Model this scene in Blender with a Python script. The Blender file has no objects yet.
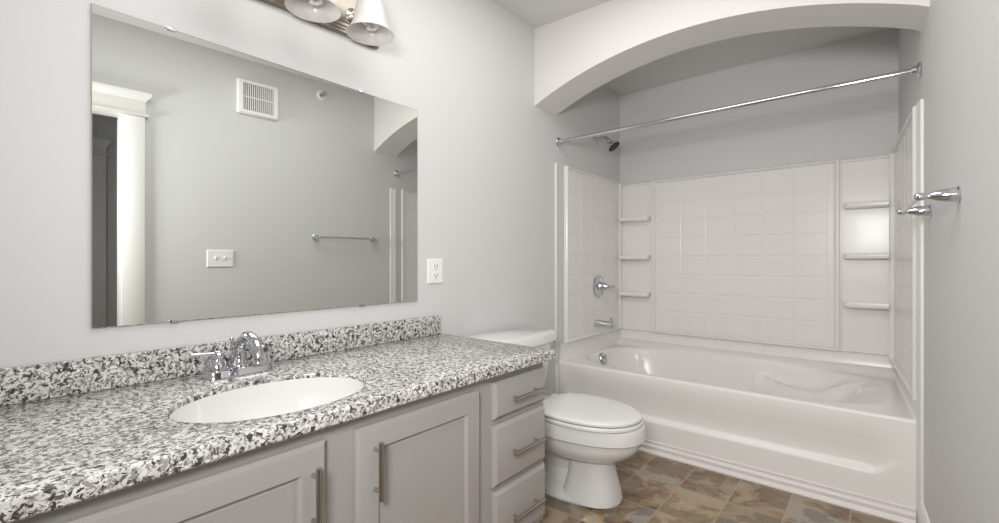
import bpy, bmesh, math, random
from mathutils import Vector, Matrix
PI = math.pi
sc = bpy.context.scene
C = sc.collection

# ------------------------------------------------------------------ camera, light, exposure
cam = bpy.data.cameras.new('camera')
cam.sensor_width = 36.0
cam.lens = 453.5 * 36.0 / 999.0
cam.clip_start = 0.01
co = bpy.data.objects.new('camera', cam)
C.objects.link(co)
co.location = (1.442, 0.0, 0.9713)
co.rotation_euler = (PI / 2, 0, math.radians(39.84))
sc.camera = co

world = bpy.data.worlds.new('world')
sc.world = world
world.use_nodes = True
wb = world.node_tree.nodes['Background']
wb.inputs[0].default_value = (0.9, 0.95, 1.0, 1)
wb.inputs[1].default_value = 0.3

def area(name, loc, target, sx, sy, power, col=(1, 1, 1), spread=180):
    l = bpy.data.lights.new(name, 'AREA')
    l.shape = 'RECTANGLE'; l.size = sx; l.size_y = sy
    l.energy = power; l.color = col; l.spread = math.radians(spread)
    o = bpy.data.objects.new(name, l); C.objects.link(o)
    o.location = loc
    d = Vector(target) - Vector(loc)
    o.rotation_euler = d.to_track_quat('-Z', 'Y').to_euler()
    return o
# added soft lamp behind the camera, standing in for a diffused flash
area('entry_light', (1.43, -0.30, 1.30), (0.62, 2.5, 1.25), 0.34, 0.34, 19, (1.0, 0.99, 0.978), 150)
# added downward lamp imitating ceiling bounce, evens the light over the vanity
area('ceiling_bounce', (0.76, 0.92, 2.236), (0.76, 0.921, 0.0), 0.8, 1.6, 13, (1.0, 0.99, 0.975))
# weak fill lamp added in the hallway beyond the open door
area('hall_light', (2.3, -0.6, 2.1), (2.6, 0.6, 0.6), 0.5, 0.5, 1.2, (1.0, 0.97, 0.94))

sc.view_settings.view_transform = 'Standard'
sc.view_settings.look = 'None'
sc.view_settings.exposure = 0.06
sc.view_settings.gamma = 1.0
sc.view_settings.use_curve_mapping = False

# ------------------------------------------------------------------ materials
def lin(c):
    return tuple((x / 255 / 12.92) if x / 255 <= 0.04045 else ((x / 255 + 0.055) / 1.055) ** 2.4 for x in c)

def mat(name, rgb, rough=0.5, metal=0.0, spec=0.5, coat=0.0, bump=0.0, bscale=200.0, var=0.0, vscale=3.0, ior=1.45):
    m = bpy.data.materials.new(name); m.use_nodes = True
    nt = m.node_tree; n = nt.nodes; l = nt.links
    p = n['Principled BSDF']
    c = lin(rgb)
    p.inputs['Base Color'].default_value = (*c, 1)
    p.inputs['Roughness'].default_value = rough
    p.inputs['Metallic'].default_value = metal
    p.inputs['Specular IOR Level'].default_value = spec
    p.inputs['Coat Weight'].default_value = coat
    p.inputs['Coat Roughness'].default_value = 0.08
    p.inputs['IOR'].default_value = ior
    tc = n.new('ShaderNodeTexCoord')
    if var > 0:
        nz = n.new('ShaderNodeTexNoise'); nz.inputs['Scale'].default_value = vscale
        nz.inputs['Detail'].default_value = 4
        l.new(tc.outputs['Object'], nz.inputs['Vector'])
        mx = n.new('ShaderNodeMix'); mx.data_type = 'RGBA'
        mx.inputs['A'].default_value = (*[x * (1 - var) for x in c], 1)
        mx.inputs['B'].default_value = (*[min(1, x * (1 + var)) for x in c], 1)
        l.new(nz.outputs['Fac'], mx.inputs['Factor'])
        l.new(mx.outputs['Result'], p.inputs['Base Color'])
    if bump > 0:
        nb = n.new('ShaderNodeTexNoise'); nb.inputs['Scale'].default_value = bscale
        nb.inputs['Detail'].default_value = 3
        l.new(tc.outputs['Object'], nb.inputs['Vector'])
        b = n.new('ShaderNodeBump'); b.inputs['Strength'].default_value = bump
        b.inputs['Distance'].default_value = 0.002
        l.new(nb.outputs['Fac'], b.inputs['Height'])
        l.new(b.outputs['Normal'], p.inputs['Normal'])
    return m

M = {}
M['wall'] = mat('wall_paint', (212, 212, 211), 0.55, bump=0.06, bscale=260, var=0.01)
M['ceiling'] = mat('ceiling_flat_paint', (216, 214, 212), 0.8, bump=0.08, bscale=200, var=0.01)
M['ceil'] = mat('ceiling_paint', (224, 221, 218), 0.8, bump=0.08, bscale=200, var=0.01)  # arch header, slightly lighter than ceiling and walls
M['trim'] = mat('trim_paint', (232, 231, 228), 0.35, var=0.01)
M['acrylic'] = mat('white_acrylic', (233, 230, 227), 0.24, spec=0.35, coat=0.04, var=0.012, vscale=2)
M['porcelain'] = mat('porcelain', (226, 225, 223), 0.10, coat=0.5, var=0.005)
M['seat'] = mat('seat_plastic', (228, 227, 226), 0.22, var=0.005)
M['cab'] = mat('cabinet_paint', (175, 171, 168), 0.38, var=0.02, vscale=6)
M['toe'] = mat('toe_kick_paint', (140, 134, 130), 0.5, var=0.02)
M['chrome'] = mat('chrome', (206, 207, 211), 0.08, metal=1.0, var=0.005)
M['nickel'] = mat('brushed_nickel', (188, 184, 179), 0.24, metal=1.0, var=0.04, vscale=60)
M['fixture'] = mat('fixture_nickel', (152, 144, 134), 0.32, metal=1.0, var=0.05, vscale=40)
M['dark'] = mat('dark_rubber', (38, 38, 40), 0.45, var=0.05)
M['mirror'] = mat('mirror_silver', (236, 239, 236), 0.0, metal=1.0)
M['mirror_edge'] = mat('mirror_edge', (120, 126, 122), 0.25, var=0.05)
M['plastic'] = mat('white_plastic', (240, 239, 236), 0.3, var=0.005)
M['slot'] = mat('slot_dark', (60, 57, 54), 0.6, var=0.02)
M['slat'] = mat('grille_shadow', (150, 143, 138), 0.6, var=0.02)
M['caulk'] = mat('base_moulding', (230, 224, 222), 0.3, var=0.01)
M['door'] = mat('hall_door_paint', (215, 212, 208), 0.4, var=0.01)
M['bulb'] = mat('bulb_glass', (245, 240, 235), 0.25, var=0.005)

def shade_mat():
    m = bpy.data.materials.new('frosted_glass'); m.use_nodes = True
    nt = m.node_tree; n = nt.nodes; l = nt.links
    p = n['Principled BSDF']
    p.inputs['Roughness'].default_value = 0.25
    tc = n.new('ShaderNodeTexCoord')
    nz = n.new('ShaderNodeTexNoise'); nz.inputs['Scale'].default_value = 9; nz.inputs['Detail'].default_value = 5
    nz.inputs['Distortion'].default_value = 1.5
    l.new(tc.outputs['Object'], nz.inputs['Vector'])
    r = n.new('ShaderNodeValToRGB')
    r.color_ramp.elements[0].position = 0.35; r.color_ramp.elements[0].color = (*lin((226, 222, 221)), 1)
    r.color_ramp.elements[1].position = 0.65; r.color_ramp.elements[1].color = (*lin((245, 243, 242)), 1)
    l.new(nz.outputs['Fac'], r.inputs[0]); l.new(r.outputs[0], p.inputs['Base Color'])
    tr = n.new('ShaderNodeBsdfTranslucent'); tr.inputs[0].default_value = (0.9, 0.87, 0.86, 1)
    mx = n.new('ShaderNodeMixShader'); mx.inputs[0].default_value = 0.35
    l.new(p.outputs[0], mx.inputs[1]); l.new(tr.outputs[0], mx.inputs[2])
    l.new(mx.outputs[0], n['Material Output'].inputs[0])
    return m
M['shade'] = shade_mat()

def granite_mat():
    m = bpy.data.materials.new('speckled_granite'); m.use_nodes = True
    nt = m.node_tree; n = nt.nodes; l = nt.links
    p = n['Principled BSDF']; p.inputs['Roughness'].default_value = 0.16
    tc = n.new('ShaderNodeTexCoord')
    mp = n.new('ShaderNodeMapping'); mp.inputs['Scale'].default_value = (1, 1, 1)
    l.new(tc.outputs['Object'], mp.inputs['Vector'])
    def noise(scale, detail, dist, off):
        a = n.new('ShaderNodeVectorMath'); a.operation = 'ADD'; a.inputs[1].default_value = off
        l.new(mp.outputs[0], a.inputs[0])
        z = n.new('ShaderNodeTexNoise'); z.inputs['Scale'].default_value = scale
        z.inputs['Detail'].default_value = detail; z.inputs['Distortion'].default_value = dist
        z.inputs['Roughness'].default_value = 0.55
        l.new(a.outputs[0], z.inputs['Vector']); return z
    def ramp(src, p0, p1, c0, c1):
        r = n.new('ShaderNodeValToRGB')
        r.color_ramp.elements[0].position = p0; r.color_ramp.elements[0].color = (*c0, 1)
        r.color_ramp.elements[1].position = p1; r.color_ramp.elements[1].color = (*c1, 1)
        l.new(src, r.inputs[0]); return r
    def mix(fac, a, b):
        x = n.new('ShaderNodeMix'); x.data_type = 'RGBA'
        l.new(fac, x.inputs['Factor']); l.new(a, x.inputs['A'])
        if isinstance(b, tuple): x.inputs['B'].default_value = (*b, 1)
        else: l.new(b, x.inputs['B'])
        return x.outputs['Result']
    base = ramp(noise(55, 3, 0.6, (3, 1, 7)).outputs['Fac'], 0.38, 0.62, lin((200, 197, 194)), lin((230, 228, 225)))
    K = (0, 0, 0); W = (1, 1, 1)
    g1 = ramp(noise(108, 3, 0.6, (11, 5, 2)).outputs['Fac'], 0.51, 0.57, K, W)
    g2 = ramp(noise(92, 3, 0.6, (1, 15, 9)).outputs['Fac'], 0.55, 0.59, K, W)
    g3 = ramp(noise(140, 3, 0.5, (7, 3, 21)).outputs['Fac'], 0.57, 0.62, K, W)
    c = mix(g1.outputs[0], base.outputs[0], lin((154, 150, 147)))
    c = mix(g2.outputs[0], c, lin((70, 66, 64)))
    c = mix(g3.outputs[0], c, lin((98, 93, 90)))
    l.new(c, p.inputs['Base Color'])
    return m
M['granite'] = granite_mat()

def tile_mat():
    m = bpy.data.materials.new('slate_tile'); m.use_nodes = True
    nt = m.node_tree; n = nt.nodes; l = nt.links
    p = n['Principled BSDF']
    tc = n.new('ShaderNodeTexCoord')
    mp = n.new('ShaderNodeMapping')
    mp.inputs['Rotation'].default_value = (0, 0, PI / 2)       # brick rows run along the room's depth
    mp.inputs['Location'].default_value = (0.0, 0.0, 0)
    l.new(tc.outputs['Object'], mp.inputs['Vector'])
    sep = n.new('ShaderNodeSeparateXYZ'); l.new(tc.outputs['Object'], sep.inputs[0])
    cmb = n.new('ShaderNodeCombineXYZ')
    ax = n.new('ShaderNodeMath'); ax.operation = 'ADD'; ax.inputs[1].default_value = -0.0065   # row phase (x)
    ay = n.new('ShaderNodeMath'); ay.operation = 'ADD'; ay.inputs[1].default_value = -0.035   # column phase (y)
    l.new(sep.outputs['X'], ax.inputs[0]); l.new(sep.outputs['Y'], ay.inputs[0])
    l.new(ay.outputs[0], cmb.inputs['X']); l.new(ax.outputs[0], cmb.inputs['Y'])
    def brick(c1, c2, mort, ms):
        b = n.new('ShaderNodeTexBrick')
        b.inputs['Scale'].default_value = 1.0
        b.inputs['Brick Width'].default_value = 0.245; b.inputs['Row Height'].default_value = 0.1935
        b.inputs['Mortar Size'].default_value = ms; b.inputs['Mortar Smooth'].default_value = 0.3
        b.inputs['Bias'].default_value = 0.0
        b.offset = 0.0; b.squash = 1.0
        b.inputs['Color1'].default_value = (*c1, 1); b.inputs['Color2'].default_value = (*c2, 1)
        b.inputs['Mortar'].default_value = (*mort, 1)
        l.new(cmb.outputs[0], b.inputs['Vector']); return b
    bid = brick((0, 0, 0), (1, 1, 1), (0.5, 0.5, 0.5), 0.0)
    bm_ = brick((0, 0, 0), (0, 0, 0), (1, 1, 1), 0.0022)
    # slate cleft: stretched, distorted noise shifted per tile
    sh = n.new('ShaderNodeVectorMath'); sh.operation = 'MULTIPLY_ADD'
    sh.inputs[1].default_value = (13, 29, 7)
    l.new(bid.outputs['Color'], sh.inputs[0]); l.new(tc.outputs['Object'], sh.inputs[2])
    st = n.new('ShaderNodeMapping'); st.inputs['Scale'].default_value = (1.0, 1.35, 1.0); st.inputs['Rotation'].default_value = (0, 0, 0.35)
    l.new(sh.outputs[0], st.inputs['Vector'])
    nz = n.new('ShaderNodeTexNoise'); nz.inputs['Scale'].default_value = 5.0; nz.inputs['Detail'].default_value = 11
    nz.inputs['Roughness'].default_value = 0.74; nz.inputs['Distortion'].default_value = 0.9
    l.new(st.outputs[0], nz.inputs['Vector'])
    r = n.new('ShaderNodeValToRGB'); e = r.color_ramp.elements
    e[0].position = 0.32; e[0].color = (*lin((84, 72, 60)), 1)
    e[1].position = 0.70; e[1].color = (*lin((222, 202, 172)), 1)
    for pos, c in ((0.40, (128, 111, 94)), (0.50, (164, 145, 121)), (0.585, (160, 152, 142)), (0.66, (190, 167, 136))):
        x = e.new(pos); x.color = (*lin(c), 1)
    l.new(nz.outputs['Fac'], r.inputs[0])
    # some tiles greyer, some browner
    tint = n.new('ShaderNodeValToRGB'); t = tint.color_ramp.elements
    t[0].position = 0.0; t[0].color = (0.80, 0.79, 0.78, 1); t[1].position = 1.0; t[1].color = (1.08, 1.02, 0.94, 1)
    l.new(bid.outputs['Color'], tint.inputs[0])
    mu = n.new('ShaderNodeMix'); mu.data_type = 'RGBA'; mu.blend_type = 'MULTIPLY'; mu.inputs['Factor'].default_value = 1
    l.new(r.outputs[0], mu.inputs['A']); l.new(tint.outputs[0], mu.inputs['B'])
    # blue-grey blotches
    nb = n.new('ShaderNodeTexNoise'); nb.inputs['Scale'].default_value = 4.5; nb.inputs['Detail'].default_value = 6; nb.inputs['Distortion'].default_value = 0.6
    l.new(sh.outputs[0], nb.inputs['Vector'])
    rb = n.new('ShaderNodeValToRGB'); rb.color_ramp.elements[0].position = 0.60; rb.color_ramp.elements[1].position = 0.625
    l.new(nb.outputs['Fac'], rb.inputs[0])
    m2 = n.new('ShaderNodeMix'); m2.data_type = 'RGBA'; m2.inputs['B'].default_value = (*lin((156, 152, 144)), 1)
    sc_ = n.new('ShaderNodeMath'); sc_.operation = 'MULTIPLY'; sc_.inputs[1].default_value = 0.75
    l.new(rb.outputs[0], sc_.inputs[0]); l.new(sc_.outputs[0], m2.inputs['Factor']); l.new(mu.outputs['Result'], m2.inputs['A'])
    nd = n.new('ShaderNodeTexNoise'); nd.inputs['Scale'].default_value = 5.5; nd.inputs['Detail'].default_value = 7; nd.inputs['Roughness'].default_value = 0.5
    of = n.new('ShaderNodeVectorMath'); of.operation = 'ADD'; of.inputs[1].default_value = (5.3, 1.7, 9.1)
    l.new(sh.outputs[0], of.inputs[0]); l.new(of.outputs[0], nd.inputs['Vector'])
    rd = n.new('ShaderNodeValToRGB'); rd.color_ramp.elements[0].position = 0.50; rd.color_ramp.elements[1].position = 0.52
    rd.color_ramp.elements[0].color = (1.06, 1.04, 1.0, 1); rd.color_ramp.elements[1].color = (0.70, 0.67, 0.63, 1)
    l.new(nd.outputs['Fac'], rd.inputs[0])
    md = n.new('ShaderNodeMix'); md.data_type = 'RGBA'; md.blend_type = 'MULTIPLY'; md.inputs['Factor'].default_value = 1
    l.new(m2.outputs['Result'], md.inputs['A']); l.new(rd.outputs[0], md.inputs['B'])
    m3 = n.new('ShaderNodeMix'); m3.data_type = 'RGBA'; m3.inputs['B'].default_value = (*lin((172, 157, 137)), 1)
    l.new(bm_.outputs['Color'], m3.inputs['Factor']); l.new(md.outputs['Result'], m3.inputs['A'])
    l.new(m3.outputs['Result'], p.inputs['Base Color'])
    p.inputs['Roughness'].default_value = 0.42
    bp = n.new('ShaderNodeBump'); bp.inputs['Strength'].default_value = 0.25; bp.inputs['Distance'].default_value = 0.004
    l.new(nz.outputs['Fac'], bp.inputs['Height']); l.new(bp.outputs['Normal'], p.inputs['Normal'])
    return m
M['tile'] = tile_mat()

# ------------------------------------------------------------------ mesh helpers
def root_of(o):
    while o.parent: o = o.parent
    return o

def obj(name, bm, m, parent=None, smooth=40, local=False, label=None):
    """links bm as one mesh object; children are given in world coordinates unless local"""
    if parent is not None and not local:
        r = root_of(parent)
        bmesh.ops.transform(bm, matrix=Matrix.LocRotScale(r.location, r.rotation_euler, None).inverted(), verts=bm.verts)
    bmesh.ops.recalc_face_normals(bm, faces=bm.faces)
    me = bpy.data.meshes.new(name)
    bm.to_mesh(me); bm.free()
    if smooth:
        me.shade_smooth()
        me.set_sharp_from_angle(angle=math.radians(smooth))
    me.materials.append(M[m] if isinstance(m, str) else m)
    o = bpy.data.objects.new(name, me); C.objects.link(o)
    if parent is not None: o.parent = parent
    if label: o['label'] = label
    return o

def thing(name, label, cat, loc=(0, 0, 0), rz=0, group=None):
    o = bpy.data.objects.new(name, None); C.objects.link(o)
    o.empty_display_size = 0.05
    o.location = loc; o.rotation_euler = (0, 0, rz)
    o['label'] = label; o['category'] = cat
    if group: o['group'] = group
    return o

def tag(o, label, cat, group=None):
    o['label'] = label; o['category'] = cat
    if group: o['group'] = group
    return o

def struct(name, bm, m, smooth=40, parent=None):
    o = obj(name, bm, m, parent, smooth)
    if parent is None: o['kind'] = 'structure'
    return o

def origin(o, p):
    """move a mesh object's origin to p, leaving its surface in place"""
    o.data.transform(Matrix.Translation(-Vector(p))); o.location = p
    return o

def B(): return bmesh.new()

def box(bm, x0, x1, y0, y1, z0, z1, bev=0.0, seg=2):
    g = bmesh.ops.create_cube(bm, size=1.0)
    vs = g['verts']
    for v in vs:
        v.co = Vector(((x0 + x1) / 2 + v.co.x * (x1 - x0), (y0 + y1) / 2 + v.co.y * (y1 - y0), (z0 + z1) / 2 + v.co.z * (z1 - z0)))
    if bev > 0:
        es = list({e for v in vs for e in v.link_edges})
        bmesh.ops.bevel(bm, geom=es, offset=bev, segments=seg, profile=0.5, affect='EDGES')
    return bm

def loft(bm, rings, cap=True, close=True):
    """rings: lists of equal-length points"""
    R = [[bm.verts.new(p) for p in ring] for ring in rings]
    n = len(R[0])
    for a, b in zip(R, R[1:]):
        for i in range(n if close else n - 1):
            j = (i + 1) % n
            bm.faces.new((a[i], a[j], b[j], b[i]))
    if cap:
        bm.faces.new(R[0][::-1]); bm.faces.new(R[-1])
    return bm

def lathe(bm, prof, o=(0, 0, 0), axis=(0, 0, 1), n=32, cap=True):
    """prof: (r, h) pairs along axis from o"""
    q = Vector((0, 0, 1)).rotation_difference(Vector(axis).normalized())
    rings = []
    for r, h in prof:
        rings.append([Vector(o) + q @ Vector((max(r, 1e-4) * math.cos(2 * PI * i / n), max(r, 1e-4) * math.sin(2 * PI * i / n), h)) for i in range(n)])
    return loft(bm, rings, cap)

def tube(bm, pts, r, n=14, cap=True):
    pts = [Vector(p) for p in pts]
    rs = r if isinstance(r, (list, tuple)) else [r] * len(pts)
    t0 = (pts[1] - pts[0]).normalized()
    up = Vector((0, 0, 1)) if abs(t0.z) < 0.9 else Vector((1, 0, 0))
    nx = t0.cross(up).normalized()
    rings = []
    for i, p in enumerate(pts):
        if i == 0: t = t0
        elif i == len(pts) - 1: t = (pts[-1] - pts[-2]).normalized()
        else: t = ((pts[i + 1] - p).normalized() + (p - pts[i - 1]).normalized()).normalized()
        nx = (nx - t * nx.dot(t)).normalized()
        ny = t.cross(nx)
        rings.append([p + (nx * math.cos(2 * PI * k / n) + ny * math.sin(2 * PI * k / n)) * rs[i] for k in range(n)])
    return loft(bm, rings, cap)

def prism(bm, poly, axis, a, b):
    """extrude a 2D polygon; axis 'y': poly=(x,z); 'x': poly=(y,z); 'z': poly=(x,y)"""
    def P(p, t):
        return {'y': (p[0], t, p[1]), 'x': (t, p[0], p[1]), 'z': (p[0], p[1], t)}[axis]
    return loft(bm, [[P(p, a) for p in poly], [P(p, b) for p in poly]])

def spline(pts, n=8):
    P_ = [Vector(p) for p in pts]; out = []
    for i in range(len(P_) - 1):
        p0 = P_[max(i - 1, 0)]; p1 = P_[i]; p2 = P_[i + 1]; p3 = P_[min(i + 2, len(P_) - 1)]
        for k in range(n):
            t = k / n
            out.append(0.5 * ((2 * p1) + (p2 - p0) * t + (2 * p0 - 5 * p1 + 4 * p2 - p3) * t * t + (3 * p1 - p0 - 3 * p2 + p3) * t ** 3))
    out.append(P_[-1]); return out

def superell(cx, cy, ax, ay, z, n=48, e=2.0, back=None, eb=None):
    """closed outline; back/eb: a different half-length / exponent on the -x side"""
    out = []
    for i in range(n):
        a = 2 * PI * i / n
        c, s = math.cos(a), math.sin(a)
        ex = e if c >= 0 or eb is None else eb
        X = (ax if c >= 0 or back is None else back)
        out.append((cx + X * math.copysign(abs(c) ** (2 / ex), c), cy + ay * math.copysign(abs(s) ** (2 / ex), s), z))
    return out

def smooth(a, b, x):
    t = max(0.0, min(1.0, (x - a) / (b - a))); return t * t * (3 - 2 * t)

# ------------------------------------------------------------------ room shell
D = 3.0945           # back wall
ZC = 2.243            # ceiling
RX = 1.6823          # right wall at y = 0; it runs slightly inwards
RS = -0.0515
RZ = math.atan(0.0515)
def rw(y): return RX + RS * y
def rpt(s, off, z):
    """a point on the right wall: s along the depth (world y), off = distance out from the wall"""
    return Vector((rw(s) - off * math.cos(RZ), s - off * math.sin(RZ), z))

bm = B(); box(bm, -0.1, 3.05, -1.2, D + 0.1, -0.08, 0)
struct('floor', bm, 'tile', 0)
bm = B(); box(bm, -0.1, 3.05, -1.2, 2.16, ZC, ZC + 0.08)
struct('ceiling', bm, 'ceiling', 0)
bm = B(); box(bm, -0.1, 1.75, 2.16, D + 0.1, 2.178, 2.31)
struct('ceiling_alcove', bm, 'ceiling', 0)
bm = B(); box(bm, -0.1, 0, -0.45, D + 0.1, 0, ZC)
struct('wall_left', bm, 'wall', 0)
bm = B(); box(bm, -0.1, 1.75, D, D + 0.1, 0, ZC)
struct('wall_back', bm, 'wall', 0)
bm = B(); box(bm, -0.1, 1.70, -0.45, -0.36, 0, ZC)
struct('wall_front', bm, 'wall', 0)
# right wall with the doorway cut out
DY0, DY1, DZ = -0.20, 0.565, 1.756
bm = B()
T_ = 0.105
def rprism(y0, y1, z0, z1):
    prism(bm, [(rw(y0), y0), (rw(y1), y1), (rw(y1) + T_, y1), (rw(y0) + T_, y0)], 'z', z0, z1)
rprism(DY1, D + 0.1, 0, ZC); rprism(-0.45, DY0, 0, ZC); rprism(DY0, DY1, DZ + 0.012, ZC)
struct('wall_right', bm, 'wall', 0)
bm = B(); box(bm, 2.93, 3.03, -1.2, D + 0.1, 0, ZC)
struct('wall_hall', bm, 'wall', 0)
bm = B(); box(bm, 1.79, 2.93, 1.6, 1.7, 0, ZC)
struct('wall_hall_end', bm, 'wall', 0)
bm = B(); box(bm, 1.70, 3.03, -1.2, -1.1, 0, ZC)
struct('wall_hall_near', bm, 'wall', 0)

# arched header over the tub
R_ = 1.859; cxa = 0.7875; cza = 1.998 - R_
bm = B()
ys0 = lambda x: 2.028 + 0.033 * x          # the header runs very slightly askew
ys1 = lambda x: 2.243 + 0.030 * x
cols = []
for i in range(49):
    t = i / 48
    x = 1.58 * t
    z = cza + math.sqrt(R_ * R_ - (x - cxa) ** 2)
    ring = []
    for yy, zz in ((ys0(x), ZC), (ys0(x), z), (ys1(x), z), (ys1(x), ZC)):
        ring.append(bm.verts.new((min(x, rw(yy)), yy, zz)))
    cols.append(ring)
for a, b in zip(cols, cols[1:]):
    for k in range(4):
        bm.faces.new((a[k], b[k], b[(k + 1) % 4], a[(k + 1) % 4]))
bm.faces.new(cols[0]); bm.faces.new(cols[-1][::-1])
struct('wall_arch', bm, 'ceil', 30)

# doorway casing on the right wall (seen in the mirror)
dt = thing('trim_1', 'white door casing with crown moulding on the right wall, seen in the mirror', 'door casing', (RX, 0, 0), RZ)
del dt['label']; del dt['category']; dt['kind'] = 'structure'
def along(y): return y / math.cos(RZ)
bm = B()
for a, b in ((DY1 - 0.004, 0.660), (-0.295, DY0 + 0.004)):
    box(bm, -0.018, 0, along(a), along(b), 0, DZ, 0.003)
    box(bm, -0.022, 0, along(a), along(b), 0, 0.13, 0.003)
obj('side_casing', bm, 'trim', dt, 40, True)
bm = B()
box(bm, -0.028, 0, along(-0.312), along(0.677), DZ, DZ + 0.014, 0.004)
box(bm, -0.018, 0, along(-0.297), along(0.662), DZ + 0.014, 1.838, 0.001)
obj('head_casing', bm, 'trim', dt, 40, True)
bm = B()
prof = [(0, 1.838), (-0.020, 1.838), (-0.022, 1.846), (-0.028, 1.852), (-0.036, 1.860), (-0.040, 1.868), (-0.040, 1.882), (0, 1.882)]
ya, yb = along(-0.297), along(0.662)
loft(bm, [[(x, ya + x + 0.016, z) for x, z in prof], [(x, yb - x - 0.016, z) for x, z in prof]])
obj('crown_moulding', bm, 'trim', dt, 25, True)
bm = B()
W_ = T_ + 0.004
box(bm, 0.0, W_ + 0.06, along(DY1), along(DY1) + 0.014, 0, DZ, 0.001)
box(bm, 0.0, W_, along(DY0) - 0.014, along(DY0), 0, DZ, 0.001)
box(bm, 0.0, W_, along(DY0) - 0.014, along(DY1) + 0.014, DZ, DZ + 0.012, 0.001)
obj('door_jamb', bm, 'trim', dt, 40, True)
bm = B()
box(bm, 0.058, 0.094, along(DY1) - 0.002, along(DY1), 0.775, 0.828, 0.0008)
obj('strike_plate', bm, 'nickel', dt, 40, True)

# hall casing beyond
dh = bpy.data.objects.new('trim_2', None); C.objects.link(dh); dh.location = (2.93, 0.3, 0); dh['kind'] = 'structure'
bm = B()
box(bm, 2.908, 2.93, 0.615, 0.705, 0, 1.745, 0.003); box(bm, 2.908, 2.93, -0.235, -0.145, 0, 1.745, 0.003)
obj('side_casing', bm, 'trim', dh)
bm = B()
box(bm, 2.900, 2.93, -0.255, 0.725, 1.745, 1.758, 0.003); box(bm, 2.910, 2.93, -0.235, 0.705, 1.758, 1.80, 0.001)
prof = [(2.93, 1.80), (2.908, 1.80), (2.905, 1.815), (2.893, 1.83), (2.885, 1.845), (2.885, 1.862), (2.93, 1.862)]
loft(bm, [[(x, -0.235 - (2.91 - x), z) for x, z in prof], [(x, 0.705 + (2.91 - x), z) for x, z in prof]])
obj('head_casing', bm, 'trim', dh, 25)
d1 = bpy.data.objects.new('door_1', None); C.objects.link(d1); d1.location = (2.92, 0.235, 0); d1['kind'] = 'structure'
bm = B(); box(bm, 2.918, 2.93, -0.145, 0.615, 0.005, 1.745, 0.002)
for z0, z1 in ((0.12, 0.75), (0.86, 1.62)):
    for a, b in ((-0.07, 0.20), (0.27, 0.54)):
        box(bm, 2.912, 2.92, a, b, z0, z1, 0.004)
obj('door_slab', bm, 'door', d1)

# baseboards
def baseprof(t=0.013, h=0.106):
    return [(0, 0), (-t, 0), (-t, h - 0.02), (-t * 0.75, h - 0.012), (-t * 0.45, h - 0.004), (0, h)]
bm = B()
bp = baseprof()
loft(bm, [[rpt(0.66, -x, z) for x, z in bp], [rpt(2.221, -x, z) for x, z in bp]])
o = struct('baseboard_right', bm, 'trim', 25)
bm = B()
loft(bm, [[(-x, 1.322, z) for x, z in bp], [(-x, 2.262, z) for x, z in bp]])
struct('baseboard_left', bm, 'trim', 25)

# ------------------------------------------------------------------ bathtub
TY = 2.2685; TH = 0.385
tx1 = rw(D) - 0.004
tub = thing('bathtub', 'white alcove bathtub under the arch with recessed apron and sculpted armrests', 'bathtub', (0.77, 2.68, 0))
def tub_right(y): return rw(y) - 0.004
RIDGE = [(0.90, 3.00, 0.318), (0.96, 2.985, 0.303), (1.03, 2.955, 0.287), (1.10, 2.93, 0.283), (1.188, 2.900, 0.288), (1.255, 2.885, 0.320), (1.33, 2.895, 0.358), (1.385, 2.925, 0.378), (1.425, 2.91, 0.380), (1.448, 2.86, 0.380), (1.455, 2.78, 0.380)]
RP = [tuple(p) for p in spline(RIDGE, 6)]
def basin_z(x, y):
    """height of the tub's inner skin"""
    cx, cy, ax, ay = 0.768, 2.668, 0.722, 0.356          # opening
    dx = abs((x - cx) / ax); dy = abs((y - cy) / ay)
    e = 3.4
    r = (dx ** e + dy ** e) ** (1 / e)
    d = (1 - r) * (0.356 if dy > dx else 0.55)           # inset from the opening's edge
    wall_w = 0.075 + 0.30 * smooth(1.0, 1.42, x) * (1 if dx > dy else 0.4)
    t = max(0.0, min(1.0, d / wall_w))
    z = TH - (TH - 0.085) * (smooth(0, 1, t) * 0.75 + t * 0.25)
    if d > 0 and x > 0.8:
        # sculpted armrest: a ledge whose lip follows the ridge line, backed up to the rim
        bd, bz, by = 9.0, 0, 0
        for px, py, pz in RP:
            q = math.hypot(x - px, y - py)
            if q < bd: bd, bz, by = q, pz, py
        behind = y > by
        w = math.exp(-(bd / (0.085 if behind else 0.030)) ** 2) * smooth(0, 0.02, d)
        if bz > z: z = z + (bz - z) * w
        # head-end shelf that slopes to the rim
        w = smooth(1.12, 1.30, x) * smooth(0.30, 0.2, abs(y - cy)) * smooth(0.0, 0.05, d)
        zl = 0.20 + 0.13 * smooth(1.25, 1.48, x)
        if zl > z: z = z + (zl - z) * w * 0.75
    z += 0.035 * smooth(2.99, 3.07, y) * (1 if d <= 0.02 else 0)      # rear deck cove
    return z
bm = B()
NX, NY = 150, 76
ya, yb = TY + 0.012, D - 0.004
g = []
for i in range(NX + 1):
    row = []
    for j in range(NY + 1):
        y = ya + (yb - ya) * j / NY
        xr = tub_right(y) - 0.0
        x = 0.003 + (xr - 0.003) * i / NX
        row.append(bm.verts.new((x, y, basin_z(x, y))))
    g.append(row)
for i in range(NX):
    for j in range(NY):
        bm.faces.new((g[i][j], g[i + 1][j], g[i + 1][j + 1], g[i][j + 1]))
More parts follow.
